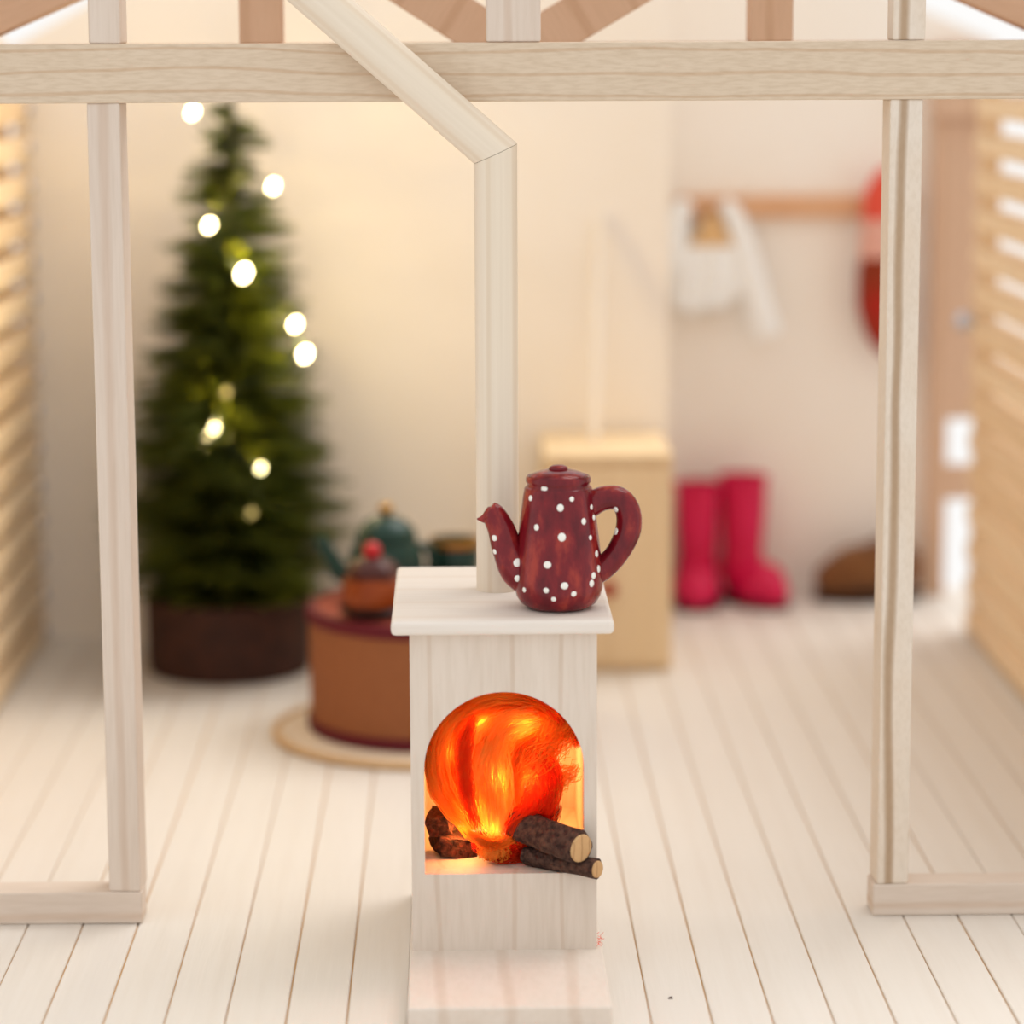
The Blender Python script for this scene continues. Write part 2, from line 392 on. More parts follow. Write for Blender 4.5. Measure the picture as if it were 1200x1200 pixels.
# picture-plane plan of the tuft: x,z in the tuft's own frame, from the sill up
def fz(px, py): return ((px - 591) * .002625, (1024 - py) * .00268)
LOGS = (((.175, -.40, .435), (.362, -.605, .418), .050), ((.20, -.44, .349), (.412, -.602, .350), .030))
def clear_of_wood(p):
    """keeps a fibre inside the chamber and outside the two logs"""
    o = Vector((.13, -.36, .317))
    for a, b, r in LOGS:
        a, b = Vector(a) - o, Vector(b) - o; d = b - a; t = (p - a).dot(d) / d.dot(d)
        if -.15 < t < 1:
            q = p - (a + d * max(0, t)); l = q.length
            if l < r * 1.16: p = p + (q / max(l, 1e-5)) * (r * 1.16 - l)
    return Vector((max(-.242, min(.245, p.x)), max(-.104, p.y), max(.004, p.z)))
def fibres(name, path, width, count, mat, depth=(-.08, .06), seg=14, fw_=.0019, spread=1.0, seed=1):
    rn = random.Random(seed); ctr = [Vector((fz(*p)[0], 0, fz(*p)[1])) for p in path]
    c = catmull(ctr, seg); vs, fs = [], []
    wpx = width * .0026
    for i in range(int(count * 1.15)):
        o = max(-1, min(1, rn.gauss(0, .5))) * wpx; dy = rn.uniform(*depth); ph = rn.uniform(0, 6.28); am = rn.uniform(.003, .012) * spread
        s = rn.randint(0, 3); e = seg - rn.randint(0, 4); base = len(vs); fr = rn.uniform(.5, 1.6)
        for k in range(s, e):
            t = (c[min(k + 1, seg - 1)] - c[max(k - 1, 0)]).normalized(); nn = Vector((-t.z, 0, t.x))
            env = .55 + .45 * math.sin(math.pi * min(1, .12 + k / (seg - 1) * .88))
            p = c[k] + nn * (o * env + am * math.sin(ph + k * fr)); p.y += dy * env + am * math.cos(ph + k * fr * .8)
            p = clear_of_wood(p); wd = fw_ * (.35 if k in (s, e - 1) else 1)
            a = ph + k * .5; side = nn * math.cos(a) * wd + Vector((0, 1, 0)) * math.sin(a) * wd
            vs += [p - side, p + side]
        for j in range(e - s - 1): fs.append((base + 2 * j, base + 2 * j + 1, base + 2 * j + 3, base + 2 * j + 2))
    me = bpy.data.meshes.new(name); me.from_pydata([tuple(v) for v in vs], [], fs)
    for f in me.polygons: f.use_smooth = True
    o = obj(name, me, mat, fire); tag(o, kind='stuff'); return o
fibres('orange_wool', [(556, 988), (520, 942), (507, 890), (523, 845), (568, 817), (625, 818), (664, 848), (680, 888)], 17, 700, WO, seed=1)
fibres('orange_wool', [(566, 985), (541, 935), (532, 890), (552, 852), (596, 838), (640, 850), (664, 880)], 22, 900, WO, (-.04, .10), seed=2)
fibres('yellow_wool', [(581, 990), (580, 965), (575, 925), (576, 890), (594, 862), (635, 852)], 26, 560, WY, (-.10, .02), seed=3)
fibres('red_wool', [(561, 980), (547, 930), (546, 880), (560, 850)], 8, 180, WR, (-.12, -.07), seed=4)
fibres('red_wool', [(603, 1002), (622, 975), (640, 945), (640, 915), (628, 895)], 20, 700, WR, (-.1, .08), seed=5)
fibres('red_wool', [(596, 815), (638, 825), (670, 856), (683, 890)], 11, 260, WR, (-.06, .05), seed=6)
fibres('orange_wool', [(636, 955), (652, 932), (683, 915)], 9, 110, WO, seed=7, spread=2)
fibres('orange_wool', [(615, 935), (636, 898), (660, 868), (683, 842)], 18, 260, WO, seed=8, spread=2)
fibres('orange_wool', [(598, 985), (604, 930), (612, 895), (648, 864)], 16, 420, WO, (-.04, .08), seed=13)
fibres('deep_red_wool', [(560, 992), (572, 1006), (602, 1014), (640, 1008)], 12, 380, WD, (-.08, .05), seed=9)
fibres('deep_red_wool', [(598, 1015), (622, 1000), (640, 975), (652, 955)], 17, 420, WD, (-.08, .05), seed=10)
fibres('yellow_wool', [(578, 1020), (580, 1004), (582, 988)], 18, 320, WY, (-.12, -.02), seed=11)
fibres('orange_wool', [(548, 984), (580, 997), (614, 984)], 5, 170, WO, (-.13, -.09), seed=12)
M_BARK = plain('dark_bark', srgb(52, 34, 30), .85, .2, c2=srgb(96, 68, 56), nscale=55, bump=1.6)
M_BARK2 = plain('reddish_dark_bark', srgb(44, 26, 20), .85, .2, c2=srgb(92, 50, 34), nscale=55, bump=1.6)
M_CUT = wood('cut_wood', srgb(212, 172, 124), srgb(196, 152, 104), srgb(150, 104, 62), 2, 60, .5, 2, 1, 50)
def log(name, label, a, b, r, seed):
    rn = random.Random(seed); a, b = Vector(a), Vector(b); ph = [rn.uniform(0, 6.28) for _ in range(4)]
    t = thing(name, label, 'log', a)
    wob = lambda i, an: .07 * math.sin(3 * an + ph[0]) + .05 * math.sin(5 * an + ph[1] + i * .7) + .03 * math.sin(9 * an + ph[2] + i * 1.7)
    n = 9; path = [(b - a) * (k / (n - 1)) for k in range(n)]
    obj('bark', tube_mesh(path, [r] * n, 26, None, 1, (0, 0, 1), None, 60, False, wob), M_BARK, t)
    d = (b - a).normalized(); cut = lathe_mesh([(0, 0), (r * .86, 0), (r * .88, .006), (r * .82, .010), (0, .012)], 24, 50)
    c = obj('cut_face', cut, M_CUT, t, b - a - d * .003); c.rotation_euler = d.to_track_quat('Z', 'Y').to_euler()
    tag(c, 'pale tan sawn end'); return t
log('firewood_log', 'thicker dark bark log with pale sawn end sticking out of the stove', *LOGS[0], 3)
log('firewood_log', 'thinner dark bark stick tucked under the thick log in the stove', *LOGS[1], 5)
def chunk(label, c, s, rot, seed):
    rn = random.Random(seed); bm = bmesh.new(); bmesh.ops.create_cube(bm, size=1); bmesh.ops.subdivide_edges(bm, edges=bm.edges[:], cuts=4, use_grid_fill=True)
    for v in bm.verts:
        v.co += Vector((rn.uniform(-.06, .06), rn.uniform(-.06, .06), rn.uniform(-.09, .09))); v.co = Vector((v.co.x * s[0], v.co.y * s[1], v.co.z * s[2]))
    me = bpy.data.meshes.new('chunk'); bm.to_mesh(me); bm.free(); finish(me, 35)
    return tag(obj('bark_piece', me, M_BARK2, None, c, rot), label, 'bark')
chunk('splintered dark bark piece lying flat on the stove chamber floor', (-.022, -.30, .354), (.125, .12, .058), (.1, R(8), .3), 2)
chunk('short dark bark piece propped on another bark piece in the stove', (-.061, -.30, .424), (.075, .10, .062), (.2, R(-12), -.3), 3)

# ------------------------------------------------------------------ polka dot coffee pot
def glaze(name, c1, c2, c3):
    m, nt, b = new_mat(name); N = nt.nodes.new; L = nt.links.new
    tc = N('ShaderNodeTexCoord'); mp = N('ShaderNodeMapping'); mp.inputs['Scale'].default_value = (1, 1, .45); n = N('ShaderNodeTexNoise')
    n.inputs['Scale'].default_value = 16; n.inputs['Detail'].default_value = 5; n.inputs['Roughness'].default_value = .6
    L(tc.outputs['Object'], mp.inputs[0]); L(mp.outputs[0], n.inputs['Vector'])
    rp = N('ShaderNodeValToRGB'); e = rp.color_ramp.elements; e[0].position = .36; e[0].color = c1; e[1].position = .68; e[1].color = c3
    x = e.new(.52); x.color = c2
    L(n.outputs['Fac'], rp.inputs[0]); L(rp.outputs[0], b.inputs['Base Color'])
    b.inputs['Roughness'].default_value = .16; b.inputs['Specular IOR Level'].default_value = .36; b.inputs['Coat Weight'].default_value = 0; b.inputs['Coat Roughness'].default_value = .05
    bp = N('ShaderNodeBump'); bp.inputs['Strength'].default_value = .12; bp.inputs['Distance'].default_value = .006; L(n.outputs['Fac'], bp.inputs['Height']); L(bp.outputs[0], b.inputs['Normal'])
    return m
M_RED = glaze('maroon_glaze', srgb(92, 8, 22), srgb(118, 18, 28), srgb(158, 52, 40))
M_DOT = plain('white_enamel', srgb(240, 238, 230), .3, .5, coat=.5)
pot = thing('coffee_pot', 'maroon glazed coffee pot with white polka dots on the stove top', 'coffee pot', (.305, -.37, TOPZ))
bp_ = [(0, 0), (.078, 0), (.098, .005), (.116, .018), (.128, .038), (.1345, .062), (.136, .09), (.134, .13), (.128, .18), (.121, .24), (.114, .30), (.108, .35), (.104, .372), (.101, .377), (.096, .380), (.0955, .388), (.100, .393), (.100, .404), (.096, .410), (.088, .407), (.086, .400), (0, .400)]
body = obj('body', lathe_mesh(bp_, 64, 60, lambda a, z: .012 * math.sin(2 * a + 1 + 6 * z) + .008 * math.sin(3 * a)), M_RED, pot)
lid = obj('lid', lathe_mesh([(0, .398), (.087, .398), (.090, .406), (.086, .414), (.06, .424), (.035, .430), (0, .432)], 48, 60, lambda a, z: .02 * math.sin(3 * a)), M_RED, pot)
obj('knob', lathe_mesh([(0, .424), (.024, .424), (.030, .430), (.029, .437), (.018, .443), (0, .445)], 24, 60), M_RED, lid)
spm = tube_mesh([(-.085, 0, .10), (-.125, 0, .125), (-.155, 0, .18), (-.175, 0, .245), (-.200, -.004, .294), (-.214, -.004, .306)], [.070, .060, .048, .042, .036, .026], 22, 26, .9, (0, 0, 1), None, 60)
spout = obj('spout', spm, M_RED, pot)
lip = obj('lip', tube_mesh([(-.205, 0, .288), (-.228, 0, .279), (-.246, 0, .278)], [.030, .015, .004], 12, 8, .8, (0, 0, 1), None, 60, True), M_RED, spout)
hm = tube_mesh([(.085, 0, .312), (.135, 0, .338), (.185, 0, .338), (.214, 0, .298), (.214, 0, .238), (.185, 0, .175), (.145, 0, .128), (.105, 0, .105)], [.040, .038, .037, .039, .040, .037, .037, .042], 22, 40, 1.0, (0, 1, 0), None, 60)
handle = obj('handle', hm, M_RED, pot)
dep = bpy.context.evaluated_depsgraph_get()
trees = []
for o in (body, spout, handle):
    bm = bmesh.new(); bm.from_mesh(o.data); trees.append(BVHTree.FromBMesh(bm)); bm.free()
dot = lathe_mesh([(0, .0030), (.0055, .0026), (.0095, .0012), (.0115, -.002)], 14, 60)
dots = [(487, 297, 1.05), (409, 349, .85), (646, 358, .75), (579, 408, 1), (765, 403, .85), (907, 416, 1), (779, 462, .9), (717, 486, .9), (441, 519, .9), (911, 543, 1), (587, 577, 1.15), (757, 580, .75), (196, 578, .95), (198, 657, .85), (333, 721, 1.2), (795, 673, 1), (503, 736, 1.15), (807, 762, 1), (775, 800, 1), (763, 845, 1), (333, 815, 1.05), (369, 880, .8), (602, 857, 1.1), (494, 883, .85), (656, 904, .85), (538, 935, .75)]
rn = random.Random(8)
spots = [((dx - 575) / 5 / 382, (985 - dy) / 5 / 374, s, 1) for dx, dy, s in dots]
spots += [(rn.uniform(-.10, .10), rn.uniform(.04, .36), rn.uniform(.8, 1.1), -1) for _ in range(14)]
for x, z, s, sgn in spots:
    best = None
    for t in trees:
        h = t.ray_cast(Vector((x, -1 * sgn, z + (.184 if sgn > 0 else 0))), Vector((0, sgn, -.184 * (sgn > 0))).normalized())
        if h[0] is not None and (best is None or h[3] < best[3]): best = h
    if best is None: continue
    o = obj('painted_dot', dot, M_DOT, pot, best[0]); n_ = best[1]
    if n_.dot(Vector((0, -sgn, 0))) < 0: n_ = -n_
    o.rotation_euler = n_.to_track_quat('Z', 'Y').to_euler(); o.scale = (s, s * rn.uniform(.95, 1.15), s)

# ------------------------------------------------------------------ Christmas tree
def hide_mat(): pass
M_BRIS = plain('dark_green_bristle', srgb(28, 40, 28), .36, .5, c2=srgb(54, 64, 34), nscale=6)
M_TUB = plain('dark_brown_tub', srgb(52, 28, 20), .7, .3, c2=srgb(70, 38, 26), nscale=12, bump=.4)
M_SOIL = plain('dark_filling', srgb(40, 28, 20), .9, .1)
M_WIRE = plain('twisted_wire', srgb(60, 60, 52), .5, .4, metallic=.6)
TX, TY = -1.055, 3.80
tree = thing('christmas_tree', 'dark green bottle brush Christmas tree standing in a round brown tub', 'christmas tree', (TX, TY, 0))
obj('tub', lathe_mesh([(0, 0), (.345, 0), (.365, .012), (.372, .05), (.376, .30), (.378, .345), (.372, .352), (.35, .352), (.346, .34), (.344, .30), (0, .30)], 56, 40), M_TUB, tree)
obj('filling', lathe_mesh([(0, .299), (.343, .299), (.33, .315), (.15, .33), (0, .335)], 40, 60), M_SOIL, tree)
TTOP = 2.80
obj('wire_stem', tube_mesh([(0, 0, .3), (.02, 0, 1.4), (.065, 0, TTOP)], [.028, .024, .012], 10, 20), M_WIRE, tree)
rn = random.Random(11)
PK = 1; prof = [(.34, .44), (.48, .56), (.62, .58), (.8, .55), (1.0, .50), (1.25, .45), (1.5, .40), (1.75, .34), (2.0, .285), (2.2, .235), (2.4, .185), (2.6, .125), (2.74, .075), (2.82, .04)]
def pr_at(z):
    for (a, ra), (b, rb) in zip(prof, prof[1:]):
        if a <= z <= b: return ra + (rb - ra) * (z - a) / (b - a)
    return prof[-1][1]
vs, fs = [], []
def bristle(z, a, L, el):
    sx = .065 * max(0, (z - .3) / 2.5) ** 1.3
    d = Vector((math.cos(a) * math.cos(el), math.sin(a) * math.cos(el), math.sin(el)))
    if d.y > 0: L = min(L, .60 / max(d.y, .2))
    p0 = Vector((sx, 0, z)); p1 = p0 + d * L; p1.z -= .03 * L
    if p1.z < .37 and L > .3: p1.z = .37
    s = d.cross(Vector((rn.uniform(-1, 1), rn.uniform(-1, 1), 1))).normalized() * .0055
    b = len(vs); mid = (p0 + p1) / 2 + Vector((0, 0, .012 * L))
    vs.extend([p0 - s, p0 + s, mid + s, mid - s, p1 + s * .6, p1 - s * .6]); fs.extend([(b, b + 1, b + 2, b + 3), (b + 3, b + 2, b + 4, b + 5)])
def height(u): return .36 + (TTOP - .36) * (1 - math.sqrt(1 - u * .99))
for i in range(760):                      # tufts: bristles caught together in one twist of the wire
    z = height((i + rn.random()) / 760); a = rn.uniform(0, 2 * math.pi); el = rn.gauss(.03, .06)
    L = pr_at(max(.34, min(z, 2.8))) * rn.choice((.62, .75, .88, 1.0, 1.04))
    for k in range(13): bristle(z + rn.gauss(0, .009), a + rn.gauss(0, .12), L * rn.uniform(.8, 1.06), el + rn.gauss(0, .03))
for i in range(3600):                     # short inner bristles
    z = height(rn.random()); bristle(z, rn.uniform(0, 2 * math.pi), pr_at(max(.34, min(z, 2.8))) * rn.uniform(.35, .68), rn.gauss(.02, .1))
me = bpy.data.meshes.new('bristles'); me.from_pydata([tuple(v) for v in vs], [], fs)
_nt = M_BRIS.node_tree; _p = _nt.nodes['Principled BSDF']; _t = _nt.nodes.new('ShaderNodeBsdfTranslucent'); _t.inputs[0].default_value = srgb(170, 180, 50)
_m = _nt.nodes.new('ShaderNodeMixShader'); _m.inputs[0].default_value = .28
_nt.links.new(_p.outputs[0], _m.inputs[1]); _nt.links.new(_t.outputs[0], _m.inputs[2]); _nt.links.new(_m.outputs[0], _nt.nodes['Material Output'].inputs['Surface'])
tag(obj('bristles', me, M_BRIS, tree), kind='stuff')

fl = thing('fairy_lights', 'string of tiny warm white fairy lights wound around the Christmas tree', 'fairy lights', (TX, TY, .4))
M_FW = plain('thin_green_wire', srgb(40, 52, 34), .5, .3)
M_BULB, nt, b = new_mat('warm_led'); b.inputs['Emission Color'].default_value = (1, .80, .42, 1); b.inputs['Emission Strength'].default_value = 30; b.inputs['Base Color'].default_value = (1, .9, .7, 1)
M_BULB2, nt, b = new_mat('dim_warm_led'); b.inputs['Emission Color'].default_value = (1, .75, .25, 1); b.inputs['Emission Strength'].default_value = 1.0; b.inputs['Base Color'].default_value = (.5, .4, .15, 1)
M_BULB3, nt, b = new_mat('soft_warm_led'); b.inputs['Emission Color'].default_value = (1, .88, .42, 1); b.inputs['Emission Strength'].default_value = 8; b.inputs['Base Color'].default_value = (1, .9, .7, 1)
B = [(-1.149, 3.60, 2.53, 1), (-.805, 3.60, 2.205, 1), (-1.085, 3.56, 2.038, 1), (-.935, 3.52, 1.832, 1.35), (-.715, 3.54, 1.604, 1), (-.672, 3.50, 1.476, 1.2), (-1.07, 3.42, 1.158, .8), (-.868, 3.40, .985, .81), (-1.017, 3.46, 1.316, 0), (-.912, 3.38, .79, 0)]
bulbm = lathe_mesh([(0, -.022), (.011, -.018), (.016, -.006), (.016, .008), (.010, .020), (0, .024)], 14, 60)
for x, y, z, p in B:
    o = obj('bulb', bulbm, None, fl, (x - TX, y - TY, z - .4), (R(40), R(30), 0)); 
    if not bulbm.materials: bulbm.materials.append(M_BULB)
    if p in (.8, .81): o.data = bulbm.copy(); o.data.materials[0] = M_BULB3
    if p == 0:
        o.data = bulbm.copy(); o.data.materials[0] = M_BULB2
    else:
        o.scale = (p, p, 1.2 * p)
        l = bpy.data.lights.new('fairy_bulb_light', 'POINT'); l.energy = 4.6 * p * (1 if z > 1.1 else .5); l.color = (1, .76, .36); l.shadow_soft_size = .02
        lo = bpy.data.objects.new('fairy_bulb_light', l); col.objects.link(lo); lo.location = (x, y, z + .036 * p)
wire = []
order = sorted(B, key=lambda q: -q[2])
pol = [(math.atan2(y - TY, x - TX), math.hypot(x - TX, y - TY), z - .4) for x, y, z, p in order]
for (a0, q0, z0), (a1, q1, z1) in zip(pol, pol[1:]):      # wound around the tree from bulb to bulb
    da = (a1 - a0 + math.pi) % (2 * math.pi) - math.pi
    for k in range(5):
        t = k / 5; rr = q0 + (q1 - q0) * t; wire.append(Vector((rr * math.cos(a0 + da * t), rr * math.sin(a0 + da * t), z0 + (z1 - z0) * t - .015 * math.sin(math.pi * t))))
wire.append(Vector((pol[-1][1] * math.cos(pol[-1][0]), pol[-1][1] * math.sin(pol[-1][0]), pol[-1][2])))
obj('wire', tube_mesh(wire, [.004] * len(wire), 5, len(wire) * 3), M_FW, fl)

# ------------------------------------------------------------------ round table, rug and what stands on it
M_RUG = plain('cream_rug', srgb(232, 214, 190), .9, .1, c2=srgb(238, 222, 200), nscale=40, bump=.5, sheen=.2)
M_RUG2 = plain('tan_rug_edge', srgb(206, 168, 122), .9, .1, c2=srgb(222, 190, 148), nscale=50, bump=.5)
rug = thing('round_rug', 'round cream rug with tan corded edge under the brown drum table', 'rug', (-.13, 2.56, 0))
obj('field', lathe_mesh([(0, 0), (.63, 0), (.635, .012), (.625, .022), (0, .024)], 72, 50), M_RUG, rug)
ring = [(.635 * math.cos(2 * math.pi * k / 72), .635 * math.sin(2 * math.pi * k / 72), .018) for k in range(73)]
obj('corded_edge', tube_mesh(ring, [.018] * 73, 8), M_RUG2, rug)
M_KRAFT = plain('kraft_board', srgb(146, 90, 56), .75, .2, c2=srgb(154, 97, 62), nscale=60, bump=.15)
M_BAND = plain('maroon_band', srgb(96, 14, 30), .6, .3)
tb = thing('drum_table', 'round brown cardboard drum table with maroon bands top and bottom', 'table', (-.12, 2.62, .024))
RD, HD = .505, .509
obj('drum', lathe_mesh([(0, 0), (RD - .004, 0), (RD, .004), (RD, HD - .006), (RD - .006, HD - .001), (0, HD - .001)], 72, 40), M_KRAFT, tb)
for z0, z1 in ((.002, .052), (HD - .052, HD + .002)):
    obj('band', lathe_mesh([(RD - .002, z0), (RD + .008, z0), (RD + .012, z0 + .008), (RD + .012, z1 - .008), (RD + .006, z1), (RD - .03, z1), (RD - .03, z1 - .004), (RD - .002, z1 - .006), (RD - .002, z0)], 72, 40), M_BAND, tb)
obj('table_top', lathe_mesh([(0, HD - .002), (RD - .031, HD - .002), (RD - .031, HD), (0, HD)], 72, 40), plain('red_brown_top', srgb(158, 74, 52), .6, .3, c2=srgb(146, 64, 46), nscale=12), tb)
ZD = .024 + HD
M_DISH = plain('dark_glazed_dish', srgb(34, 20, 16), .3, .5)
dish = tag(obj('dish', lathe_mesh([(0, 0), (.075, 0), (.08, .012), (.125, .026), (.138, .040), (.134, .044), (.118, .034), (.07, .020), (0, .020)], 40, 50), M_DISH, None, (-.352, 2.36, ZD)), 'small dark dish holding the amber pudding', 'dish')
M_AMB = plain('amber_brown', srgb(132, 54, 10), .4, .3, c2=srgb(148, 66, 16), nscale=10)
M_CHOC = plain('chocolate_brown', srgb(70, 24, 16), .4, .4)
pd = thing('pudding', 'amber brown pudding with dark top and red ball on a dish', 'pudding', (-.352, 2.36, ZD + .020))
obj('dome', lathe_mesh([(0, -.0005), (.068, -.0005), (.090, .010), (.112, .028), (.123, .05), (.124, .11), (.118, .135), (.10, .15), (0, .15)], 40, 50), M_AMB, pd)
obj('icing', lathe_mesh([(0, .149), (.102, .149), (.112, .155), (.104, .178), (.082, .205), (.05, .223), (0, .228)], 40, 60, lambda a, z: .05 * math.sin(5 * a)), M_CHOC, pd)
obj('red_ball', lathe_mesh([(0.038 * math.cos(R(t)), .25 + .038 * math.sin(R(t))) for t in range(-90, 91, 15)], 24, 60), plain('cherry_red', srgb(190, 14, 26), .35, .5), pd)
M_GREEN = plain('dark_green_glaze', srgb(12, 52, 42), .35, .4, c2=srgb(16, 60, 48), nscale=10)
M_GOLD = plain('gold_trim', srgb(176, 130, 56), .35, .5, metallic=.8)
gp = thing('green_teapot', 'dark green teapot with domed lid and gold knob on the drum table', 'teapot', (-.305, 2.78, ZD)); gp.scale = (1.2, 1.2, 1.08)
obj('body', lathe_mesh([(0, 0), (.09, 0), (.105, .012), (.128, .07), (.132, .13), (.124, .185), (.108, .215), (.104, .222), (0, .222)], 44, 50), M_GREEN, gp)
gl = obj('lid', lathe_mesh([(0, .221), (.106, .221), (.110, .23), (.10, .262), (.075, .295), (.04, .315), (0, .322)], 44, 60), M_GREEN, gp)
obj('knob', lathe_mesh([(0, .318), (.014, .318), (.014, .328), (.026, .338), (.026, .352), (.016, .364), (0, .368)], 20, 60), M_GOLD, gl)
obj('spout', tube_mesh([(-.10, 0, .07), (-.165, 0, .10), (-.20, 0, .17), (-.235, 0, .235)], [.045, .036, .026, .024], 16, 16), M_GREEN, gp)
obj('handle', tube_mesh([(.10, 0, .19), (.14, 0, .195), (.16, 0, .15), (.15, 0, .09), (.11, 0, .06)], [.018] * 5, 12, 22), M_GREEN, gp)
mg = thing('green_mug', 'dark green mug with gold rim band standing beside the green teapot', 'mug', (-.02, 2.90, ZD)); mg.scale = (1.02, 1.02, 1.08)
obj('cup', lathe_mesh([(0, 0), (.085, 0), (.095, .01), (.104, .10), (.106, .20), (.103, .204), (.096, .204), (.093, .19), (.088, .03), (0, .025)], 44, 50), M_GREEN, mg)
obj('gold_band', lathe_mesh([(.1055, .175), (.109, .178), (.1095, .200), (.108, .207), (.098, .2075), (.0955, .200), (.100, .199), (.1055, .175)], 44, 50), M_GOLD, mg)
obj('handle', tube_mesh([(.09, .05, .16), (.14, .10, .165), (.155, .115, .11), (.13, .09, .06), (.085, .045, .05)], [.014] * 5, 10, 20), M_GREEN, mg)

# ------------------------------------------------------------------ cabinet with red knob
cb = thing('cabinet', 'pale plywood cabinet with a red knob against the cream wall', 'cabinet', (.675, 3.66, 0))
box('carcass', (-.285, .285, .021, .75, 0, .965), W_PLY, cb, .005)
dr = box('door', (-.27, .27, 0, .0205, .03, .945), W_PLY, cb, .005)
kn = obj('knob', lathe_mesh([(0, 0), (.018, 0), (.018, .02), (.034, .03), (.036, .05), (.024, .062), (0, .066)], 20, 60), plain('brick_red', srgb(168, 62, 42), .5, .3), dr, (0, -.009, -.10), (R(90), 0, 0))
box('worktop', (-.287, .287, -.004, .755, .9655, .995), W_PLY, cb, .004)
stick = tag(obj('wooden_stick', tube_mesh([(0, 0, .006), (.02, .15, .52), (.045, .325, 1.02)], [.022, .022, .021], 12, 10), W_BACK, None, (.63, 4.10, .99)), 'thin pale wooden stick leaning on the cream wall above the cabinet', 'stick')

# ------------------------------------------------------------------ peg rail, clothes, boots, shoe
rl = thing('peg_rail', 'tan wooden peg rail fixed on the wall above the pink boots', 'rail', (1.60, 5.5, 1.985))
box('bar', (-.49, .72, -.06, 0, -.05, .065), W_RAIL, rl, .01)
pg = lathe_mesh([(0, 0), (.018, 0), (.016, .08), (.026, .09), (.026, .11), (.015, .12), (0, .121)], 16, 50)
for x in (-.34, .04, .49): obj('peg', pg, W_RAIL, rl, (x, -.055, .0), (R(80), 0, 0))
M_CLOTH = plain('white_cotton', srgb(250, 249, 246), .85, .2, nscale=30, bump=.3, sheen=.3)
gm = thing('white_garment', 'small white cotton garment with hanging sleeves on the peg rail', 'garment', (1.27, 5.385, 1.30))
def cloth(rows, depth, n=24):
    """rows of (z, x0, x1); a soft, thick, rippled panel"""
    vs, fs = [], []; m = len(rows)
    for s in (-1, 1):
        for i, (z, x0, x1) in enumerate(rows):
            for k in range(n + 1):
                t = k / n; x = x0 + (x1 - x0) * t; e = math.sin(math.pi * t) ** .5
                vs.append((x, s * depth * (.15 + .85 * e) + .02 * math.sin(t * 17 + i * .35) * e, z + .012 * math.sin(t * 9 + 1) * (i == m - 1)))
    q = n + 1
    for s in (0, 1):
        for i in range(m - 1):
            for k in range(n):
                a = s * m * q + i * q + k; fs.append((a, a + 1, a + q + 1, a + q))
    S = m * q
    for i in range(m - 1):
        for k in (0, n): a = i * q + k; fs.append((a, a + q, S + a + q, S + a))
    for k in range(n):
        for i in (0, m - 1): a = i * q + k; fs.append((a, a + 1, S + a + 1, S + a))
    return mesh('cloth', vs, fs, 60)
obj('bodice', cloth([(.50, -.20, .17), (.44, -.20, .18), (.34, -.20, .19), (.27, -.19, .17), (.22, -.18, .12), (.18, -.17, .04)], .035), M_CLOTH, gm)
obj('sleeve', tube_mesh([(-.10, .0, .72), (-.15, -.01, .66), (-.165, -.01, .50), (-.16, -.01, .38)], [.035, .055, .06, .05], 16, 16, .6), M_CLOTH, gm)
obj('sleeve', tube_mesh([(.07, .0, .72), (.13, -.015, .64), (.19, -.015, .46), (.25, -.02, .22), (.295, -.02, .05)], [.035, .05, .06, .07, .078], 16, 22, .6), M_CLOTH, gm)
hg = thing('coat_hanger', 'small tan wooden coat hanger holding the white garment', 'hanger', (1.27, 5.39, 1.80))
obj('shoulder_bar', prism_mesh([(-.10, .0), (-.085, -.03), (.115, -.03), (.13, 0), (.06, .12), (.035, .165), (-.005, .165), (-.03, .12)], -.012, .012), plain('hanger_wood', srgb(226, 184, 130), .6, .3), hg)
obj('hook', tube_mesh([(.016, 0, .16), (.016, 0, .195), (.016, 0, .206), (-.006, 0, .2165), (-.030, 0, .206)], [.006] * 5, 8, 16), M_WIRE, hg)

M_SRED = plain('red_felt', srgb(170, 34, 18), .9, .1, c2=srgb(128, 52, 18), nscale=5, sheen=.4)
M_PINKC = plain('pale_pink_felt', srgb(226, 168, 150), .9, .1, sheen=.4)
M_SRED2 = plain('coral_red_felt', srgb(226, 84, 64), .9, .1, sheen=.4)
sk = thing('red_stocking', 'red felt stocking with a pale pink band hanging from the peg rail', 'stocking', (2.125, 5.36, 1.23))
obj('leg', tube_mesh([(.0, 0, .54), (-.005, 0, .44), (.0, 0, .28), (.03, 0, .15), (.075, 0, .07), (.12, 0, .05)], [.085, .10, .105, .095, .075, .05], 20, 26, .6, (1, 0, 0), None, 60, True), M_SRED, sk)
obj('cuff', tube_mesh([(.0, 0, .51), (.0, 0, .72)], [.098, .085], 20, 6, .6, (1, 0, 0)), M_PINKC, sk)
obj('hood', tube_mesh([(.0, 0, .71), (.0, 0, .82), (.02, 0, .92)], [.088, .082, .045], 20, 10, .6, (1, 0, 0), None, 60, True), M_SRED2, sk)

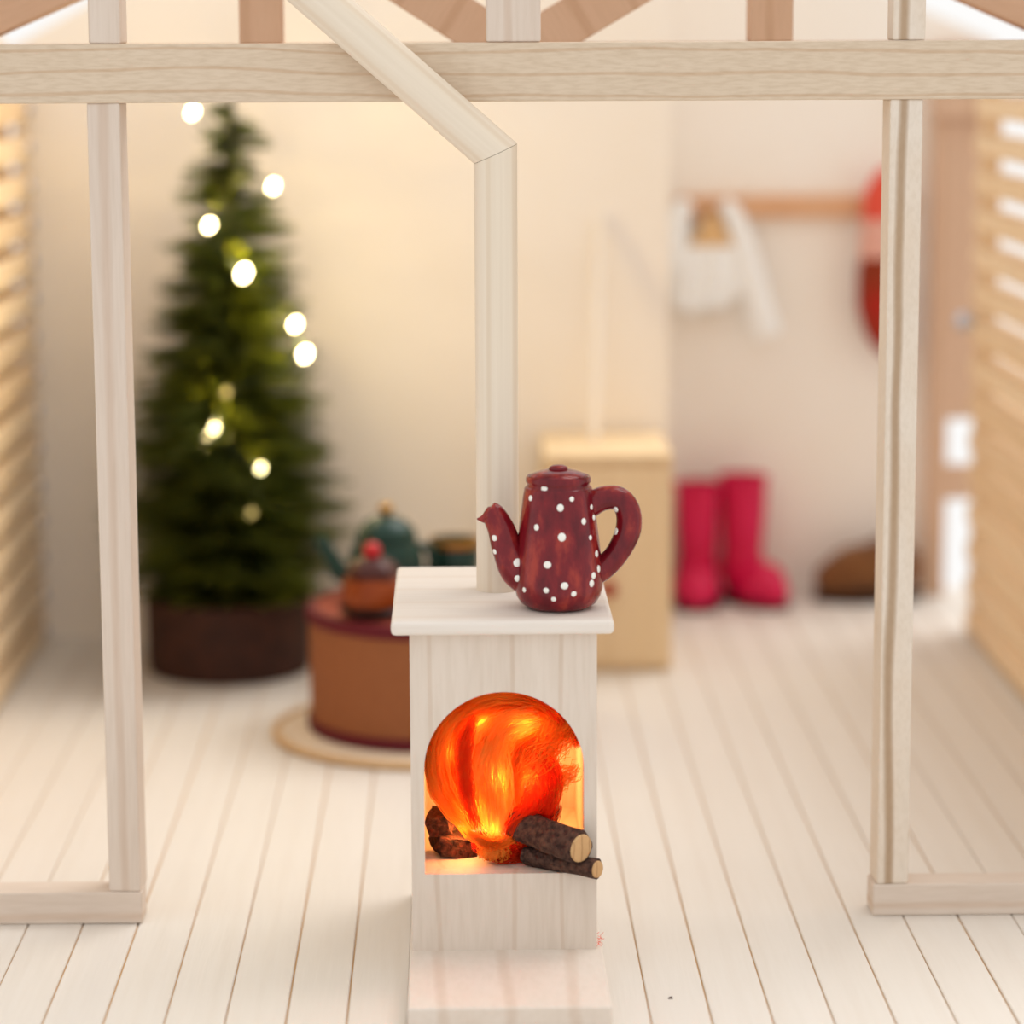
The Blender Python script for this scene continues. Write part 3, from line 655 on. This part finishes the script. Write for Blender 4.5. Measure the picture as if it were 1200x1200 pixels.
M_PINK = plain('crimson_pink_boot', srgb(208, 10, 70), .5, .35, c2=srgb(216, 20, 82), nscale=6)
M_PSOLE = plain('dark_boot_sole', srgb(92, 10, 32), .7, .3)
def boot(label, loc, rz, group=None):
    t = thing('rubber_boot', label, 'boot', loc, rz, group)
    obj('upper', tube_mesh([(0, 0, .62), (0, 0, .45), (-.005, 0, .26), (.005, 0, .15), (.07, 0, .105), (.16, 0, .09), (.235, 0, .075)], [.118, .112, .10, .115, .118, .118, .085], 28, 40, .86, (1, 0, 0), .022, 60, open_start=True), M_PINK, t)
    obj('toe_cap', tube_mesh([(.14, 0, .10), (.20, 0, .095), (.25, 0, .085)], [.123, .122, .085], 24, 12, .86, (0, 0, 1), .021, 60, True), M_PINK, t)
    poly = [(.098 + .225 * math.copysign(abs(math.cos(a)) ** .8, math.cos(a)), .106 * math.copysign(abs(math.sin(a)) ** .8, math.sin(a))) for a in [2 * math.pi * k / 32 for k in range(32)]]
    vs = [(x, y, 0) for x, y in poly] + [(x, y, .03) for x, y in poly]
    n = 32; obj('sole', mesh('sole', vs, [tuple(range(n)), tuple(range(n, 2 * n))] + [(k, (k + 1) % n, n + (k + 1) % n, n + k) for k in range(n)], 40), M_PSOLE, t)
    obj('lining', lathe_mesh([(0, .28), (.080, .28), (.092, .33), (.112, .621), (.106, .624), (.086, .335), (.076, .29), (0, .29)], 28, 60), M_PINK, t).scale = (1, .86, 1)
    obj('top_rim', tube_mesh([(.117 * math.cos(2 * math.pi * k / 28), .102 * math.sin(2 * math.pi * k / 28), .62) for k in range(29)], [.011] * 29, 8), M_PINK, t)
    return t
b1 = boot('crimson rubber boot with its toe turned away from the brown shoe', (1.213, 5.28, 0), R(-95)); b1.scale = (1, 1.12, .97)
b2 = boot('crimson rubber boot with its toe pointing toward the brown shoe', (1.447, 5.31, 0), R(-62)); b2.scale = (1.08, 1.15, 1.02)
M_BR = plain('brown_suede', srgb(112, 68, 36), .9, .15, c2=srgb(134, 88, 48), nscale=14, bump=.6, sheen=.4)
M_BRS = plain('dark_brown_sole', srgb(58, 32, 18), .8, .2)
sh = thing('brown_shoe', 'low brown suede shoe on the floor beside the crimson boots', 'shoe', (2.08, 5.27, 0), R(0)); sh.scale = (1, 1.2, 1.3)
obj('upper', tube_mesh([(-.20, 0, .085), (-.10, 0, .11), (.04, 0, .13), (.14, 0, .14), (.2, 0, .13)], [.07, .10, .105, .115, .09], 24, 24, .8, (0, 0, 1), .025, 60, True), M_BR, sh)
vs = [(.27 * math.cos(a), .10 * math.sin(a), z) for z in (0, .035) for a in [2 * math.pi * k / 32 for k in range(32)]]
obj('sole', mesh('sole', vs, [tuple(range(32)), tuple(range(32, 64))] + [(k, (k + 1) % 32, 32 + (k + 1) % 32, 32 + k) for k in range(32)], 40), M_BRS, sh)
obj('collar', tube_mesh([(.11 + .075 * math.cos(2 * math.pi * k / 24), .06 * math.sin(2 * math.pi * k / 24), .235 + .01 * math.cos(2 * math.pi * k / 24)) for k in range(25)], [.018] * 25, 8), M_BR, sh)

# ------------------------------------------------------------------ crumbs
cm = mesh('crumb', [(-.008, -.005, 0), (.008, -.004, 0), (.006, .006, 0), (-.006, .005, 0), (-.004, -.002, .006), (.005, .001, .007)], [(0, 1, 5, 4), (1, 2, 5), (2, 3, 4, 5), (3, 0, 4), (3, 2, 1, 0)])
tag(obj('bark_crumb', cm, M_BARK, None, (.625, -.785, -.0008)), 'tiny dark bark crumb lying on a plank beside the hearth slab', 'crumb')
tuft = []
rn = random.Random(3); vs, fs = [], []
for i in range(26):
    p = Vector((rn.gauss(0, .006), rn.gauss(0, .008), abs(rn.gauss(.012, .012)))); d = Vector((rn.uniform(-1, 1), rn.uniform(-1, 1), rn.uniform(-.2, 1))) * .012; s = Vector((0, 0, .0012)); b = len(vs)
    vs += [p - s, p + s, p + d + s, p + d - s]; fs.append((b, b + 1, b + 2, b + 3))
me = bpy.data.meshes.new('tuft'); me.from_pydata([tuple(v) for v in vs], [], fs)
tag(obj('wool_tuft', me, WR, None, (.428, -.50, .074)), 'wisp of red wool caught at the foot of the toy stove', 'wool')
